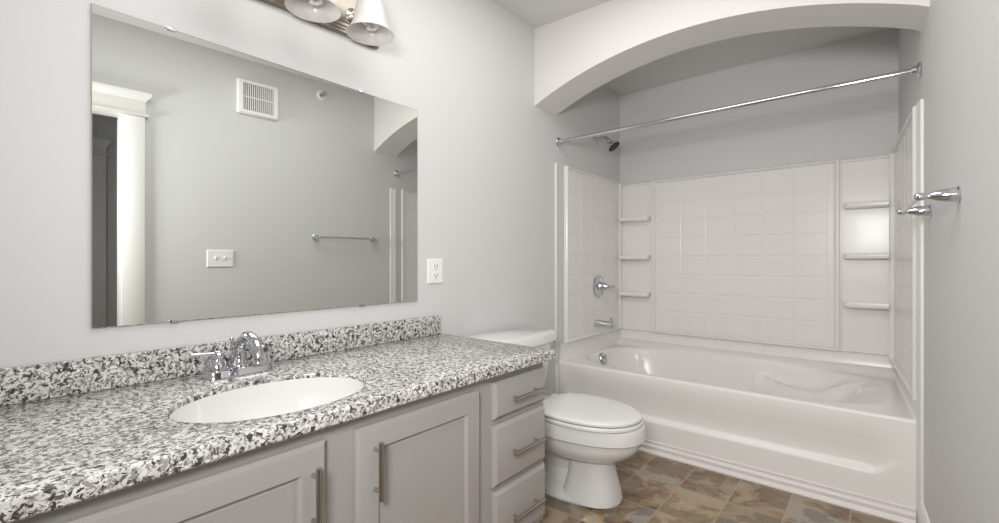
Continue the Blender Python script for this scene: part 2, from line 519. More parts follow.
# rolled front edge then the apron with its recess
def apron_y(x, z):
    zb = 0.150 + 0.05 * smooth(1.40, 1.50, x) ** 2 + 0.05 * smooth(0.16, 0.06, x) ** 2
    dep = 0.022 * smooth(1.53, 1.40, x) * smooth(0.03, 0.14, x)
    return dep * smooth(zb, zb + 0.030, z) * (1 - smooth(0.19, 0.362, z) ** 1.0)
zs = [TH - 0.0008, TH - 0.004, TH - 0.009, TH - 0.016] + [0.366 - (0.366 - 0.02) * k / 80 for k in range(81)] + [0.003]
prev = [g[i][0] for i in range(NX + 1)]
for k, z in enumerate(zs):
    cur = []
    for i in range(NX + 1):
        u = i / NX
        x = 0.003 + (tub_right(TY) - 0.010) * u
        y = TY + (0.006, 0.002, 0.0004, 0)[k] if k < 4 else TY
        y += apron_y(x, z)
        cur.append(bm.verts.new((x, y, z)))
    for i in range(NX):
        bm.faces.new((prev[i], prev[i + 1], cur[i + 1], cur[i]))
    prev = cur
obj('tub_shell', bm, 'acrylic', tub, 60)
bm = B()
# upstand behind the surround panels
bm = B()
def strip(p, q, nrm, z0, zt_=0.4835):
    p, q, nrm = Vector(p), Vector(q), Vector(nrm)
    up = Vector((0, 0, 1))
    prof = [(0.0, z0 - 0.02), (0.022, z0 - 0.02), (0.022, z0 + 0.002), (0.014, z0 + 0.006), (0.010, z0 + 0.016), (0.009, zt_), (0.0, zt_)]
    loft(bm, [[a + nrm * o_ + up * z for o_, z in prof] for a in (p, q)])
strip((0.002, D - 0.001, 0), (rw(D) - 0.002, D - 0.001, 0), (0, -1, 0), 0.412)
strip((0.0005, TY + 0.012, 0), (0.0005, D - 0.012, 0), (1, 0, 0), TH + 0.001)
strip(rpt(TY + 0.012, 0.0005, 0), rpt(D - 0.012, 0.0005, 0), (-math.cos(RZ), -math.sin(RZ), 0), TH + 0.001, 0.444)
obj('tub_flange', bm, 'acrylic', tub, 30)
bm = B()
oc = Vector((0.066, 2.69, 0.338)); on = Vector((0.93, 0, 0.36))
lathe(bm, [(0.0, 0.016), (0.031, 0.018), (0.037, 0.013), (0.040, 0.0), (0.040, -0.02)], oc, on, 28)
ov = obj('overflow_plate', bm, 'chrome', tub, label='round chrome overflow plate')
bm = B(); tube(bm, [oc + on * 0.016, oc + on * 0.024 + Vector((0, 0.0, 0.012)), oc + on * 0.03 + Vector((0, 0, 0.02))], 0.006)
obj('trip_lever', bm, 'chrome', ov)
bm = B(); lathe(bm, [(0.032, 0), (0.032, 0.003), (0.024, 0.005), (0.0, 0.003)], (0.30, 2.665, 0.0845), (0, 0, 1), 24)
obj('drain', bm, 'chrome', tub)

# stepped moulding along the foot of the tub
bm = B()
pf = [(0.004, 0.001), (-0.024, 0.001), (-0.024, 0.007), (-0.021, 0.012), (-0.013, 0.014), (-0.011, 0.020), (-0.014, 0.028), (-0.014, 0.036), (-0.010, 0.041), (-0.003, 0.043), (-0.002, 0.050), (-0.006, 0.053), (-0.006, 0.057), (0.004, 0.060)]
loft(bm, [[(0.016, TY + a, z) for a, z in pf], [(rw(TY) - 0.016, TY + a, z) for a, z in pf]])
struct('trim_3', bm, 'caulk', 25)
# thin vertical bead where the tub surround meets each wall
bm = B(); box(bm, 0.0, 0.012, 2.227, 2.243, TH - 0.01, 1.545, 0.003)
box(bm, 0.0, 0.009, 2.229, 2.262, 0.084, TH - 0.01, 0.003)
struct('trim_4', bm, 'trim', 30)
bm = B()
loft(bm, [[rpt(2.222, 0, z), rpt(2.2668, 0, z), rpt(2.2668, 0.0145, z), rpt(2.250, 0.010, z), rpt(2.226, 0.009, z), rpt(2.222, 0.006, z)] for z in (0.0, 1.555)])
struct('trim_5', bm, 'trim', 30)

# ------------------------------------------------------------------ tub surround
PB, PT = 0.484, 1.535
sur = thing('tub_surround', 'glossy off-white back wall of the tub surround with moulded tile grid and six corner shelves', 'tub surround', (0.77, D - 0.02, PB))
BF = D - 0.004
def tile_face(bm, f, u0, u1, v0, v1, nu, nv, gap, h):
    """raised bevelled tiles; f(u,v,w) maps into space, w out of the wall"""
    du, dv = (u1 - u0) / nu, (v1 - v0) / nv
    for i in range(nu):
        for j in range(nv):
            a, b = u0 + i * du + gap / 2, u0 + (i + 1) * du - gap / 2
            c, d = v0 + j * dv + gap / 2, v0 + (j + 1) * dv - gap / 2
            s = h * 1.6
            rings = []
            for ins, w in ((0, 0), (s * 0.35, h * 0.7), (s, h)):
                rings.append([f(a + ins, c + ins, w), f(b - ins, c + ins, w), f(b - ins, d - ins, w), f(a + ins, d - ins, w)])
            R = [[bm.verts.new(p) for p in r] for r in rings]
            for r0, r1 in zip(R, R[1:]):
                for k in range(4):
                    bm.faces.new((r0[k], r0[(k + 1) % 4], r1[(k + 1) % 4], r1[k]))
            bm.faces.new(R[-1])
def panel(bm, f, u0, u1, v0, v1, rim, h, base):
    """back sheet with a raised rim: f(u,v,w)"""
    def pbox(a, b, c, d, w0, w1, bev):
        i = bev
        rings = [[f(a, c, w0), f(b, c, w0), f(b, d, w0), f(a, d, w0)],
                 [f(a, c, w1 - bev), f(b, c, w1 - bev), f(b, d, w1 - bev), f(a, d, w1 - bev)],
                 [f(a + i * .4, c + i * .4, w1 - i * .3), f(b - i * .4, c + i * .4, w1 - i * .3), f(b - i * .4, d - i * .4, w1 - i * .3), f(a + i * .4, d - i * .4, w1 - i * .3)],
                 [f(a + i, c + i, w1), f(b - i, c + i, w1), f(b - i, d - i, w1), f(a + i, d - i, w1)]]
        loft(bm, rings)
    pbox(u0 + 0.0012, u1 - 0.0012, v0 + 0.0012, v1 - 0.0012, 0, base, 0.002)
    l_, r_, b_, t_ = rim
    if l_: pbox(u0, u0 + l_, v0, v1, 0, h, 0.006)
    if r_: pbox(u1 - r_, u1, v0, v1, 0, h, 0.006)
    if b_: pbox(u0 + l_ * .5, u1 - r_ * .5, v0 + 0.0007, v0 + b_, 0.0003, h - 0.001, 0.006)
    if t_: pbox(u0 + l_ * .5, u1 - r_ * .5, v1 - t_, v1 - 0.0007, 0.0003, h - 0.001, 0.006)
# back: middle tiled panel
fb = lambda u, v, w: (u, BF - w, v)
bm = B()
panel(bm, fb, 0.246, 1.283, PB, 1.527, (0.018, 0.018, 0.014, 0.014), 0.030, 0.014)
panel(bm, fb, 0.262, 1.267, PB + 0.012, 1.515, (0.012, 0.012, 0.010, 0.010), 0.022, 0.0125)
tile_face(bm, lambda u, v, w: fb(u, v, w + 0.0138), 0.286, 1.234, 0.512, 1.494, 6, 8, 0.009, 0.0022)
obj('back_panel', bm, 'acrylic', sur, 12)
# corner shelf columns
def shelf_col(x0, x1, mirror_):
    bm = B()
    panel(bm, fb, x0, x1, PB, 1.523, (0.004, 0.004, 0.014, 0.018), 0.020, 0.010)
    o = obj('shelf_column', bm, 'acrylic', sur, 12)
    for z in (1.284, 1.016, 0.759):
        bm = B()
        a, b = (x0 + 0.010, x1 - 0.012) if not mirror_ else (x0 + 0.018, x1 - 0.006)
        yb_, yf = BF - 0.008, BF - 0.072
        pts = []
        if not mirror_:
            pts = [(a, yb_), (a, yf)]
            for k in range(9):
                t = PI / 2 * k / 8
                pts.append((b - 0.03 + 0.03 * math.sin(t), yf + 0.03 - 0.03 * math.cos(t)))
            pts.append((b, yb_))
        else:
            pts = [(b, yb_), (b, yf)]
            for k in range(9):
                t = PI / 2 * k / 8
                pts.append((a + 0.03 - 0.03 * math.sin(t), yf + 0.03 - 0.03 * math.cos(t)))
            pts.append((a, yb_))
        def off(ins, zz):
            cxm = sum(p[0] for p in pts) / len(pts)
            return [(p[0] + (ins if p[0] < cxm else -ins), min(p[1] + ins, yb_), zz) for p in pts]
        loft(bm, [off(0.010, z - 0.034), off(0.003, z - 0.030), off(0, z - 0.024), off(0, z - 0.006), off(0.002, z - 0.001), off(0.006, z)])
        obj('shelf', bm, 'acrylic', o, 50)
shelf_col(0.020, 0.248, False)
shelf_col(1.281, 1.492, True)
# left side panel
fl = lambda u, v, w: (0.002 + w, u, v)
bm = B()
panel(bm, fl, 2.326, 3.066, PB, 1.541, (0.024, 0.016, 0.016, 0.014), 0.024, 0.012)
tile_face(bm, lambda u, v, w: fl(u, v, w + 0.0118), 2.362, 3.04, 0.512, 1.512, 5, 8, 0.008, 0.0016)
tag(origin(obj('tub_surround', bm, 'acrylic', None, 12), (0.002, 2.7, PB)), 'glossy off-white tiled side panel of the tub surround that carries the shower valve', 'tub surround')
# right side panel, shimmed out towards the rear corner
def fr_(u, v, w):
    k = (u - 2.325) / 0.741
    return rpt(u, 0.0015 + w * (0.72 + 0.80 * k), v - 0.02 * k * (v < 0.6) * -1 if v < 0.6 else v - 0.028 * k)
bm = B()
panel(bm, fr_, 2.325, 3.060, 0.445, 1.560, (0.024, 0.016, 0.016, 0.014), 0.025, 0.012)
tile_face(bm, lambda u, v, w: fr_(u, v, w + 0.0118), 2.38, 3.04, 0.475, 1.532, 5, 8, 0.008, 0.0016)
tag(origin(obj('tub_surround', bm, 'acrylic', None, 12), rpt(2.7, 0.0015, 0.445)), 'glossy off-white tiled side panel of the tub surround beyond the towel bar', 'tub surround')

# ------------------------------------------------------------------ shower fittings
sr = thing('shower_rod', 'straight chrome shower curtain rod spanning the tub alcove', 'curtain rod', (0.78, 2.275, 1.672))
pL, pR = Vector((0.0005, 2.266, 1.672)), rpt(2.284, 0.0005, 1.681)
dr = (pR - pL).normalized()
bm = B(); tube(bm, [pL + dr * 0.004, pR - dr * 0.004], 0.0105, 20)
obj('rod', bm, 'chrome', sr)
for p, d in ((pL, dr), (pR, -dr)):
    bm = B(); lathe(bm, [(0.026, 0), (0.027, 0.004), (0.024, 0.009), (0.016, 0.013), (0.014, 0.026), (0.0108, 0.026)], p, d, 28)
    obj('flange', bm, 'chrome', sr)

sh = thing('wall_shower', 'chrome shower head with dark face on a short bent arm', 'shower head', (0.0, 2.704, 1.78))
bm = B(); lathe(bm, [(0.028, 0.0005), (0.029, 0.004), (0.024, 0.010), (0.012, 0.014), (0.012, 0.018)], (0, 2.704, 1.782), (1, 0, 0), 26)
obj('escutcheon', bm, 'chrome', sh)
bm = B(); tube(bm, spline([(0.005, 2.704, 1.782), (0.05, 2.704, 1.784), (0.085, 2.704, 1.775), (0.108, 2.704, 1.752)], 8), 0.0095)
obj('arm', bm, 'chrome', sh)
hd = Vector((0.62, 0, -0.78)).normalized()
hc = Vector((0.104, 2.704, 1.757))
bm = B(); lathe(bm, [(0.012, 0), (0.016, 0.006), (0.016, 0.016), (0.013, 0.02), (0.020, 0.034), (0.036, 0.046), (0.044, 0.052), (0.045, 0.060), (0.042, 0.062)], hc, hd, 32)
hb = obj('spray_head', bm, 'chrome', sh)
bm = B(); lathe(bm, [(0.041, 0.061), (0.041, 0.0635), (0.03, 0.065), (0.0, 0.0655)], hc, hd, 32)
obj('spray_face', bm, 'dark', hb, label='dark spray face')

sv = thing('shower_valve', 'round chrome shower valve with lever on the left surround panel', 'shower valve', (0.016, 2.735, 0.805))
vc = (0.0155, 2.735, 0.806)
bm = B(); lathe(bm, [(0.074, 0), (0.076, 0.003), (0.072, 0.008), (0.05, 0.013), (0.035, 0.015), (0.03, 0.022), (0.027, 0.03)], vc, (1, 0, 0), 40)
obj('escutcheon', bm, 'chrome', sv)
bm = B(); lathe(bm, [(0.024, 0.028), (0.026, 0.034), (0.024, 0.05), (0.016, 0.062), (0.011, 0.075), (0.010, 0.095), (0.012, 0.108), (0.012, 0.114), (0.007, 0.119), (0, 0.12)], vc, (1, 0.0, 0.0), 28)
hv = obj('handle', bm, 'chrome', sv)
ts = thing('tub_spout', 'chrome tub spout below the shower valve', 'tub spout', (0.016, 2.70, 0.56))
bm = B()
sp = Vector((0.0155, 2.70, 0.566))
rings = []
for x, r, dz in ((0, 0.026, 0), (0.004, 0.027, 0), (0.012, 0.024, 0), (0.06, 0.022, -0.001), (0.10, 0.022, -0.002), (0.118, 0.023, -0.003), (0.128, 0.021, -0.004), (0.132, 0.014, -0.005)):
    rings.append([sp + Vector((x, r * 0.95 * math.cos(2 * PI * k / 24), dz + r * math.sin(2 * PI * k / 24))) for k in range(24)])
loft(bm, rings)
s_ = obj('spout_body', bm, 'chrome', ts)
bm = B(); lathe(bm, [(0.006, 0), (0.006, 0.012), (0.009, 0.016), (0.009, 0.024), (0.004, 0.027)], sp + Vector((0.11, 0, 0.018)), (0, 0, 1), 18)
obj('diverter_knob', bm, 'chrome', ts)

# ------------------------------------------------------------------ toilet
TYC = 1.690
to = thing('toilet', 'white two-piece toilet with closed lid between the vanity and the tub', 'toilet', (0.42, TYC, 0))
def ov(xb, xf, hw, z, e=2.2, eb=3.0, n=48, split=0.42):
    cx = xb + (xf - xb) * split
    return superell(cx, TYC, xf - cx, hw, z, n, e, cx - xb, eb)
bm = B()
# foot and rear trapway
loft(bm, [ov(0.16, 0.650, 0.120, 0.001, 2.2, 3.6), ov(0.158, 0.654, 0.123, 0.010, 2.2, 3.6), ov(0.162, 0.645, 0.117, 0.028, 2.2, 3.6), ov(0.18, 0.50, 0.085, 0.042, 2.2, 3),
          ov(0.18, 0.46, 0.046, 0.09, 2.2, 3), ov(0.17, 0.47, 0.052, 0.14, 2.2, 3), ov(0.16, 0.50, 0.090, 0.19, 2.2, 3), ov(0.14, 0.53, 0.12, 0.25, 2.2, 3)])
# front pedestal
loft(bm, [ov(0.425, 0.652, 0.112, 0.012, 2.5, 4), ov(0.437, 0.645, 0.102, 0.05, 2.5, 4), ov(0.449, 0.631, 0.090, 0.10, 2.5, 4), ov(0.455, 0.620, 0.081, 0.15, 2.5, 4),
          ov(0.45, 0.621, 0.082, 0.175, 2.5, 4), ov(0.43, 0.63, 0.092, 0.205, 2.5, 4)])
# bowl
loft(bm, [ov(0.36, 0.620, 0.100, 0.178), ov(0.30, 0.662, 0.128, 0.186), ov(0.26, 0.696, 0.150, 0.204), ov(0.22, 0.720, 0.163, 0.228), ov(0.20, 0.733, 0.169, 0.248),
          ov(0.19, 0.735, 0.169, 0.262), ov(0.188, 0.738, 0.172, 0.268), ov(0.188, 0.748, 0.181, 0.274), ov(0.19, 0.748, 0.180, 0.318), ov(0.192, 0.745, 0.178, 0.326), ov(0.20, 0.732, 0.17, 0.328)])
bowl = obj('bowl', bm, 'porcelain', to, 35)
for sy in (-1, 1):
    bm = B(); lathe(bm, [(0.016, 0.0), (0.016, 0.012), (0.012, 0.02), (0.0, 0.023)], (0.33, TYC + sy * 0.098, 0.028), (0, 0, 1), 20)
    obj('bolt_cap', bm, 'plastic', bowl)
def zz(l): return [(a, b, c, z - 0.0122, *r) for a, b, c, z, *r in l]
bm = B()
loft(bm, [ov(*q) for q in zz([(0.315, 0.735, 0.176, 0.340, 2.15, 2.9), (0.312, 0.739, 0.180, 0.344, 2.15, 2.9), (0.312, 0.739, 0.180, 0.352, 2.15, 2.9), (0.316, 0.735, 0.176, 0.3565, 2.15, 2.9)])])
obj('seat', bm, 'seat', to, 40)
bm = B()
loft(bm, [ov(*q) for q in zz([(0.308, 0.731, 0.173, 0.3590, 2.15, 3.2), (0.305, 0.735, 0.177, 0.362, 2.15, 3.2), (0.305, 0.735, 0.177, 0.369, 2.15, 3.2), (0.309, 0.731, 0.173, 0.3735, 2.15, 3.2),
          (0.325, 0.710, 0.158, 0.3765, 2.15, 3.2), (0.38, 0.665, 0.115, 0.3785, 2.15, 3.2)])])
lid = obj('seat_lid', bm, 'seat', to, 40)
for sy in (-1, 1):
    bm = B(); box(bm, 0.285, 0.325, TYC + sy * 0.075 - 0.018, TYC + sy * 0.075 + 0.018, 0.3285, 0.360, 0.006)
    obj('hinge', bm, 'seat', lid)
# tank: narrower at the foot, bowed front
def tank_ring(xb, xf, hw, z, bow=0.02, r=0.05):
    pts = [(xb, TYC - hw)]
    nn = 7
    for k in range(nn):                       # right-hand front corner
        t = PI / 2 * k / (nn - 1)
        pts.append((xf - bow - r + r * math.sin(t), TYC - hw + r - r * math.cos(t)))
    for k in range(1, 8):
        u = k / 8
        pts.append((xf - bow + bow * 4 * u * (1 - u), TYC - hw + r + (2 * hw - 2 * r) * u))
    for k in range(nn):
        t = PI / 2 * (1 - k / (nn - 1))
        pts.append((xf - bow - r + r * math.sin(t), TYC + hw - r + r * math.cos(t)))
    pts.append((xb, TYC + hw))
    return [(x, y, z) for x, y in pts]
bm = B()
loft(bm, [tank_ring(0.05, 0.205, 0.160, 0.326), tank_ring(0.045, 0.215, 0.170, 0.335), tank_ring(0.035, 0.232, 0.188, 0.45), tank_ring(0.028, 0.242, 0.200, 0.584)])
obj('tank', bm, 'porcelain', to, 40)
bm = B()
loft(bm, [tank_ring(0.026, 0.254, 0.212, 0.584), tank_ring(0.022, 0.262, 0.220, 0.591), tank_ring(0.022, 0.262, 0.220, 0.620), tank_ring(0.026, 0.258, 0.216, 0.631), tank_ring(0.040, 0.242, 0.200, 0.637)])
obj('tank_lid', bm, 'porcelain', to, 40)
bm = B(); lathe(bm, [(0.013, 0), (0.013, 0.006), (0.007, 0.008), (0.007, 0.014)], (0.23, TYC - 0.14, 0.53), (1, 0, 0), 18)
tube(bm, [(0.245, TYC - 0.14, 0.53), (0.248, TYC - 0.10, 0.525), (0.248, TYC - 0.06, 0.52)], [0.006, 0.0055, 0.007])
obj('flush_lever', bm, 'chrome', to)

# ------------------------------------------------------------------ vanity
VX = 0.545          # cabinet frame front
van = thing('vanity_cabinet', 'greige bathroom vanity with two shaker doors and a bank of three drawers', 'vanity', (0.27, 0.5, 0))
ZT = 0.631          # top of the cabinet box
bm = B()
V0, V1 = -0.28, 1.314
box(bm, 0.002, VX - 0.02, V0, V0 + 0.016, 0.075, ZT); box(bm, 0.002, VX - 0.018, V1 - 0.016, V1, 0.0, ZT)
box(bm, 0.002, 0.016, V0 + 0.016, V1 - 0.016, 0.075, ZT)
box(bm, 0.016, VX - 0.02, V0 + 0.016, V1 - 0.016, 0.075, 0.09)
box(bm, 0.016, VX - 0.02, 0.99, 1.005, 0.09, ZT)
obj('carcass', bm, 'cab', van, 30)
bm = B()
def stile(y0, y1, z0=0.075, z1=ZT): box(bm, VX - 0.019, VX, y0, y1, z0, z1, 0.001, 1)
stile(V0, 0.105); stile(0.487, 0.575); stile(0.958, 1.032); stile(1.296, V1, 0.075)
box(bm, VX - 0.019, VX - 0.0004, V0, V1, 0.598, ZT, 0.001, 1); box(bm, VX - 0.019, VX - 0.0004, V0, V1, 0.075, 0.115, 0.001, 1)
for z in (0.485, 0.284): box(bm, VX - 0.019, VX - 0.0004, 1.03, 1.298, z - 0.015, z + 0.015, 0.001, 1)
obj('face_frame', bm, 'cab', van, 30)
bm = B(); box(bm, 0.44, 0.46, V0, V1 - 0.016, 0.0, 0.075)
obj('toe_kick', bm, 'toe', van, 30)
FX = VX + 0.0205
def pull(parent, a, b, vertical):
    """bar pull whose bar axis runs a -> b; stands off the front"""
    a, b = Vector(a), Vector(b); d = (b - a)
    bm = B(); tube(bm, [a, b], 0.0062, 18)
    for t in (0.15, 0.85):
        p = a + d * t
        tube(bm, [Vector((FX - 0.001, p.y, p.z)), p], 0.0046, 12)
    return obj('handle', bm, 'nickel', parent, 40, label='brushed nickel bar handle')
def door(y0, y1, z0, z1):
    bm = B()
    w = 0.054; t0, t1 = VX + 0.0005, FX
    # frame: one ring with a bevelled outside edge and a stepped inside edge
    def rect(i, x): return [(x, y0 + i, z0 + i), (x, y1 - i, z0 + i), (x, y1 - i, z1 - i), (x, y0 + i, z1 - i)]
    loft(bm, [rect(0, t0), rect(0, t1 - 0.009), rect(0.002, t1 - 0.0065), rect(0.006, t1 - 0.003), rect(0.0075, t1 - 0.0005), rect(0.0095, t1),
              rect(w, t1), rect(w + 0.002, t1 - 0.003), rect(w + 0.006, t1 - 0.0075), rect(w + 0.0065, t1 - 0.0105), rect(w + 0.011, t1 - 0.0105), rect(w + 0.0125, t1 - 0.009)])
    return obj('door', bm, 'cab', van, 25)
d = door(0.565, 0.968, 0.095, 0.600)
pull(d, (0.590, 0.609, 0.436), (0.590, 0.609, 0.566), True)
d = door(0.092, 0.494, 0.095, 0.600)
pull(d, (0.590, 0.462, 0.430), (0.590, 0.462, 0.560), True)
def drawer(y0, y1, z0, z1):
    bm = B()
    t0, t1 = VX + 0.0005, FX
    def rect(i, x): return [(x, y0 + i, z0 + i), (x, y1 - i, z0 + i), (x, y1 - i, z1 - i), (x, y0 + i, z1 - i)]
    loft(bm, [rect(0, t0), rect(0, t1 - 0.010), rect(0.0015, t1 - 0.008), rect(0.009, t1 - 0.002), rect(0.010, t1 - 0.0005), rect(0.012, t1)])
    o = obj('drawer', bm, 'cab', van, 25)
    return o
for z0, z1, zh in ((0.494, 0.607, 0.548), (0.292, 0.477, 0.381), (0.098, 0.276, 0.178)):
    o = drawer(1.031, 1.303, z0, z1)
    pull(o, (0.590, 1.096, zh), (0.590, 1.256, zh), False)

# countertop with sink cut-out
CT = 0.665; CTH = 0.032
SX, SY, SAX, SAY = 0.370, 0.480, 0.158, 0.211
ctop = thing('granite_countertop', 'black, white and grey speckled granite counter on the vanity with matching backsplash', 'countertop', (0.29, 0.5, CT - CTH))
bm = B()
X0, X1, Y0c, Y1c = 0.002, 0.585, -0.30, 1.331
n = 96
def rectpt(a):
    """point of the slab's outline in direction a from the sink centre"""
    c, s = math.cos(a), math.sin(a)
    t = 1e9
    if c > 1e-9: t = min(t, (X1 - SX) / c)
    if c < -1e-9: t = min(t, (X0 - SX) / c)
    if s > 1e-9: t = min(t, (Y1c - SY) / s)
    if s < -1e-9: t = min(t, (Y0c - SY) / s)
    return SX + c * t, SY + s * t
angs = [2 * PI * i / n for i in range(n)] + [math.atan2(y - SY, x - SX) % (2 * PI) for x in (X0, X1) for y in (Y0c, Y1c)]
angs = sorted(set(round(a, 6) for a in angs))
def hole(a, k=1.0):
    c, s = math.cos(a), math.sin(a)
    r = 1 / math.sqrt((c / SAX) ** 2 + (s / SAY) ** 2)
    return SX + c * (r + k), SY + s * (r + k)
def outl(a, ins):
    x, y = rectpt(a)
    return min(max(x, X0 + ins), X1 - ins), min(max(y, Y0c + ins), Y1c - ins)
rings = []
for ins, z in ((0, CT - CTH + 0.004), (0, CT - 0.005), (0.0015, CT - 0.0015), (0.005, CT)):
    rings.append([(*outl(a, ins), z) for a in angs])
for k, z in ((0.004, CT), (0.001, CT - 0.001), (0, CT - 0.004), (0, CT - CTH)):
    rings.append([(*hole(a, k), z) for a in angs])
rings.append([(*outl(a, 0.004), CT - CTH) for a in angs])
rings.append(rings[0])
loft(bm, rings, cap=False)
bmesh.ops.remove_doubles(bm, verts=bm.verts, dist=1e-6)
obj('slab', bm, 'granite', ctop, 40)
bm = B(); box(bm, 0.001, 0.021, Y0c, 1.314, CT + 0.0004, 0.743, 0.0015)
obj('backsplash', bm, 'granite', ctop, 40)

# undermount sink
sk = thing('sink', 'white oval undermount sink bowl set in the granite counter', 'sink', (SX, SY, CT - CTH - 0.14))
bm = B()
zt = CT - 0.011
prof = [(0.975, zt - 0.035), (0.975, zt - 0.002), (0.972, zt), (0.966, zt - 0.006), (0.965, zt - 0.03), (0.91, zt - 0.065), (0.82, zt - 0.10), (0.62, zt - 0.126), (0.36, zt - 0.136), (0.12, zt - 0.139), (0.105, zt - 0.150),
        (0.13, zt - 0.155), (0.45, zt - 0.148), (0.88, zt - 0.108), (0.965, zt - 0.06)]
rings = [[(SX + SAX * k * 1.015 * math.cos(2 * PI * i / 64), SY + SAY * k * 1.015 * math.sin(2 * PI * i / 64), z) for i in range(64)] for k, z in prof]
loft(bm, rings + [rings[0]], cap=False)
bmesh.ops.remove_doubles(bm, verts=bm.verts, dist=1e-6)
obj('basin', bm, 'porcelain', sk, 50)
bm = B(); lathe(bm, [(0.015, -0.006), (0.021, 0.0005), (0.020, 0.003), (0.015, 0.003), (0.012, 0.001), (0.0, 0.002)], (SX, SY, zt - 0.1385), (0, 0, 1), 24)
obj('drain', bm, 'chrome', sk)

# ------------------------------------------------------------------ faucet
FY, FXc = 0.500, 0.100
fa = thing('faucet', 'chrome two-handle centreset faucet with high arc spout behind the sink', 'faucet', (FXc, FY, CT))
bm = B()
def stad(hx, hy, z, n=40):
    out = []
    for i in range(n):
        a = 2 * PI * i / n
        c, s = math.cos(a), math.sin(a)
        out.append((FXc + hx * math.copysign(abs(c) ** 0.6, c), FY + hy * math.copysign(abs(s) ** 0.45, s), z))
    return out
loft(bm, [stad(0.034, 0.090, CT + 0.0004), stad(0.034, 0.090, CT + 0.004), stad(0.0325, 0.0885, CT + 0.006), stad(0.0315, 0.0875, CT + 0.016), stad(0.029, 0.085, CT + 0.020), stad(0.018, 0.07, CT + 0.0212)])
obj('base_plate', bm, 'chrome', fa, 40)
bm = B()
lathe(bm, [(0.023, 0.0), (0.023, 0.006), (0.018, 0.012), (0.0155, 0.022), (0.0145, 0.03)], (FXc - 0.006, FY, CT + 0.018), (0, 0, 1), 28)
tube(bm, spline([(FXc - 0.006, FY, CT + 0.03), (FXc - 0.008, FY, CT + 0.068), (FXc + 0.010, FY, CT + 0.093), (FXc + 0.050, FY, CT + 0.108), (FXc + 0.092, FY, CT + 0.095), (FXc + 0.114, FY, CT + 0.064), (FXc + 0.117, FY, CT + 0.046)], 8),
     [0.0135] * 40 + [0.013] * 7 + [0.0135] * 2, 20)
lathe(bm, [(0.013, 0), (0.0145, 0.003), (0.0145, 0.012), (0.011, 0.0125)], (FXc + 0.117, FY, CT + 0.049), (0, 0, -1), 20)
obj('spout', bm, 'chrome', fa, 40)
for sgn in (-1, 1):
    hy = FY + sgn * 0.056
    bm = B(); lathe(bm, [(0.024, 0), (0.025, 0.006), (0.023, 0.014), (0.0185, 0.026), (0.0145, 0.033), (0.015, 0.036), (0.017, 0.039), (0.015, 0.044), (0.010, 0.050), (0.006, 0.053), (0, 0.055)], (FXc, hy, CT + 0.016), (0, 0, 1), 28)
    h = obj('handle', bm, 'chrome', fa, 40)
    lx, ly = (-0.1, -1.0) if sgn < 0 else (0.86, -0.2)       # the right-hand lever is turned towards the room
    bm = B(); tube(bm, spline([(FXc, hy, CT + 0.061), (FXc + lx * 0.03, hy + ly * 0.03, CT + 0.064), (FXc + lx * 0.060, hy + ly * 0.060, CT + 0.065)], 6), [0.0045 + 0.0025 * abs(k - 6) / 6 for k in range(13)], 14)
    obj('lever', bm, 'chrome', h, 40)
bm = B(); tube(bm, [(0.062, FY - 0.008, CT + 0.018), (0.060, FY - 0.008, CT + 0.082)], 0.003, 10)
lathe(bm, [(0.0035, 0), (0.0045, 0.003), (0.0065, 0.012), (0.006, 0.014)], (0.060, FY - 0.008, CT + 0.080), (0, 0, 1), 16)
obj('lift_rod', bm, 'chrome', fa, 40)

# ------------------------------------------------------------------ mirror
MY0, MY1, MZ0, MZ1 = 0.206, 1.201, 0.811, 1.586
mi = thing('wall_mirror', 'large frameless rectangular mirror on the wall above the vanity', 'mirror', (0, 0.70, MZ0))
bm = B(); box(bm, 0.0015, 0.0060, MY0, MY1, MZ0, MZ1)
obj('mirror_backing', bm, 'mirror_edge', mi, 0, label='thin dark mirror edge')
bm = B()
i0 = 0.0015
f0 = [bm.verts.new((0.0062, y, z)) for y, z in ((MY0, MZ0), (MY1, MZ0), (MY1, MZ1), (MY0, MZ1))]
f1 = [bm.verts.new((0.0072, y, z)) for y, z in ((MY0 + i0, MZ0 + i0), (MY1 - i0, MZ0 + i0), (MY1 - i0, MZ1 - i0), (MY0 + i0, MZ1 - i0))]
for k in range(4): bm.faces.new((f0[k], f0[(k + 1) % 4], f1[(k + 1) % 4], f1[k]))
bm.faces.new(f1); bm.faces.new(f0[::-1])
obj('mirror_glass', bm, 'mirror', mi, 0)
for y, z, s in ((0.364, MZ1, 1), (0.939, MZ1, 1), (0.370, MZ0, -1), (0.943, MZ0, -1)):
    bm = B()
    box(bm, 0.0005, 0.0095, y - 0.011, y + 0.011, min(z + s * 0.0006, z + s * 0.003), max(z + s * 0.0006, z + s * 0.003), 0.0006)
    box(bm, 0.0076, 0.0095, y - 0.010, y + 0.010, min(z - s * 0.006, z + s * 0.002), max(z - s * 0.006, z + s * 0.002), 0.0006)
    obj('mirror_clip', bm, 'chrome', mi, 40)

# ------------------------------------------------------------------ vanity light
vl = thing('vanity_light', 'brushed nickel bar light with white bell glass shades above the mirror', 'wall light', (0, 0.70, 1.82))
bm = B()
LZ0, LZ1, LY0, LY1 = 1.764, 1.904, 0.38, 1.015
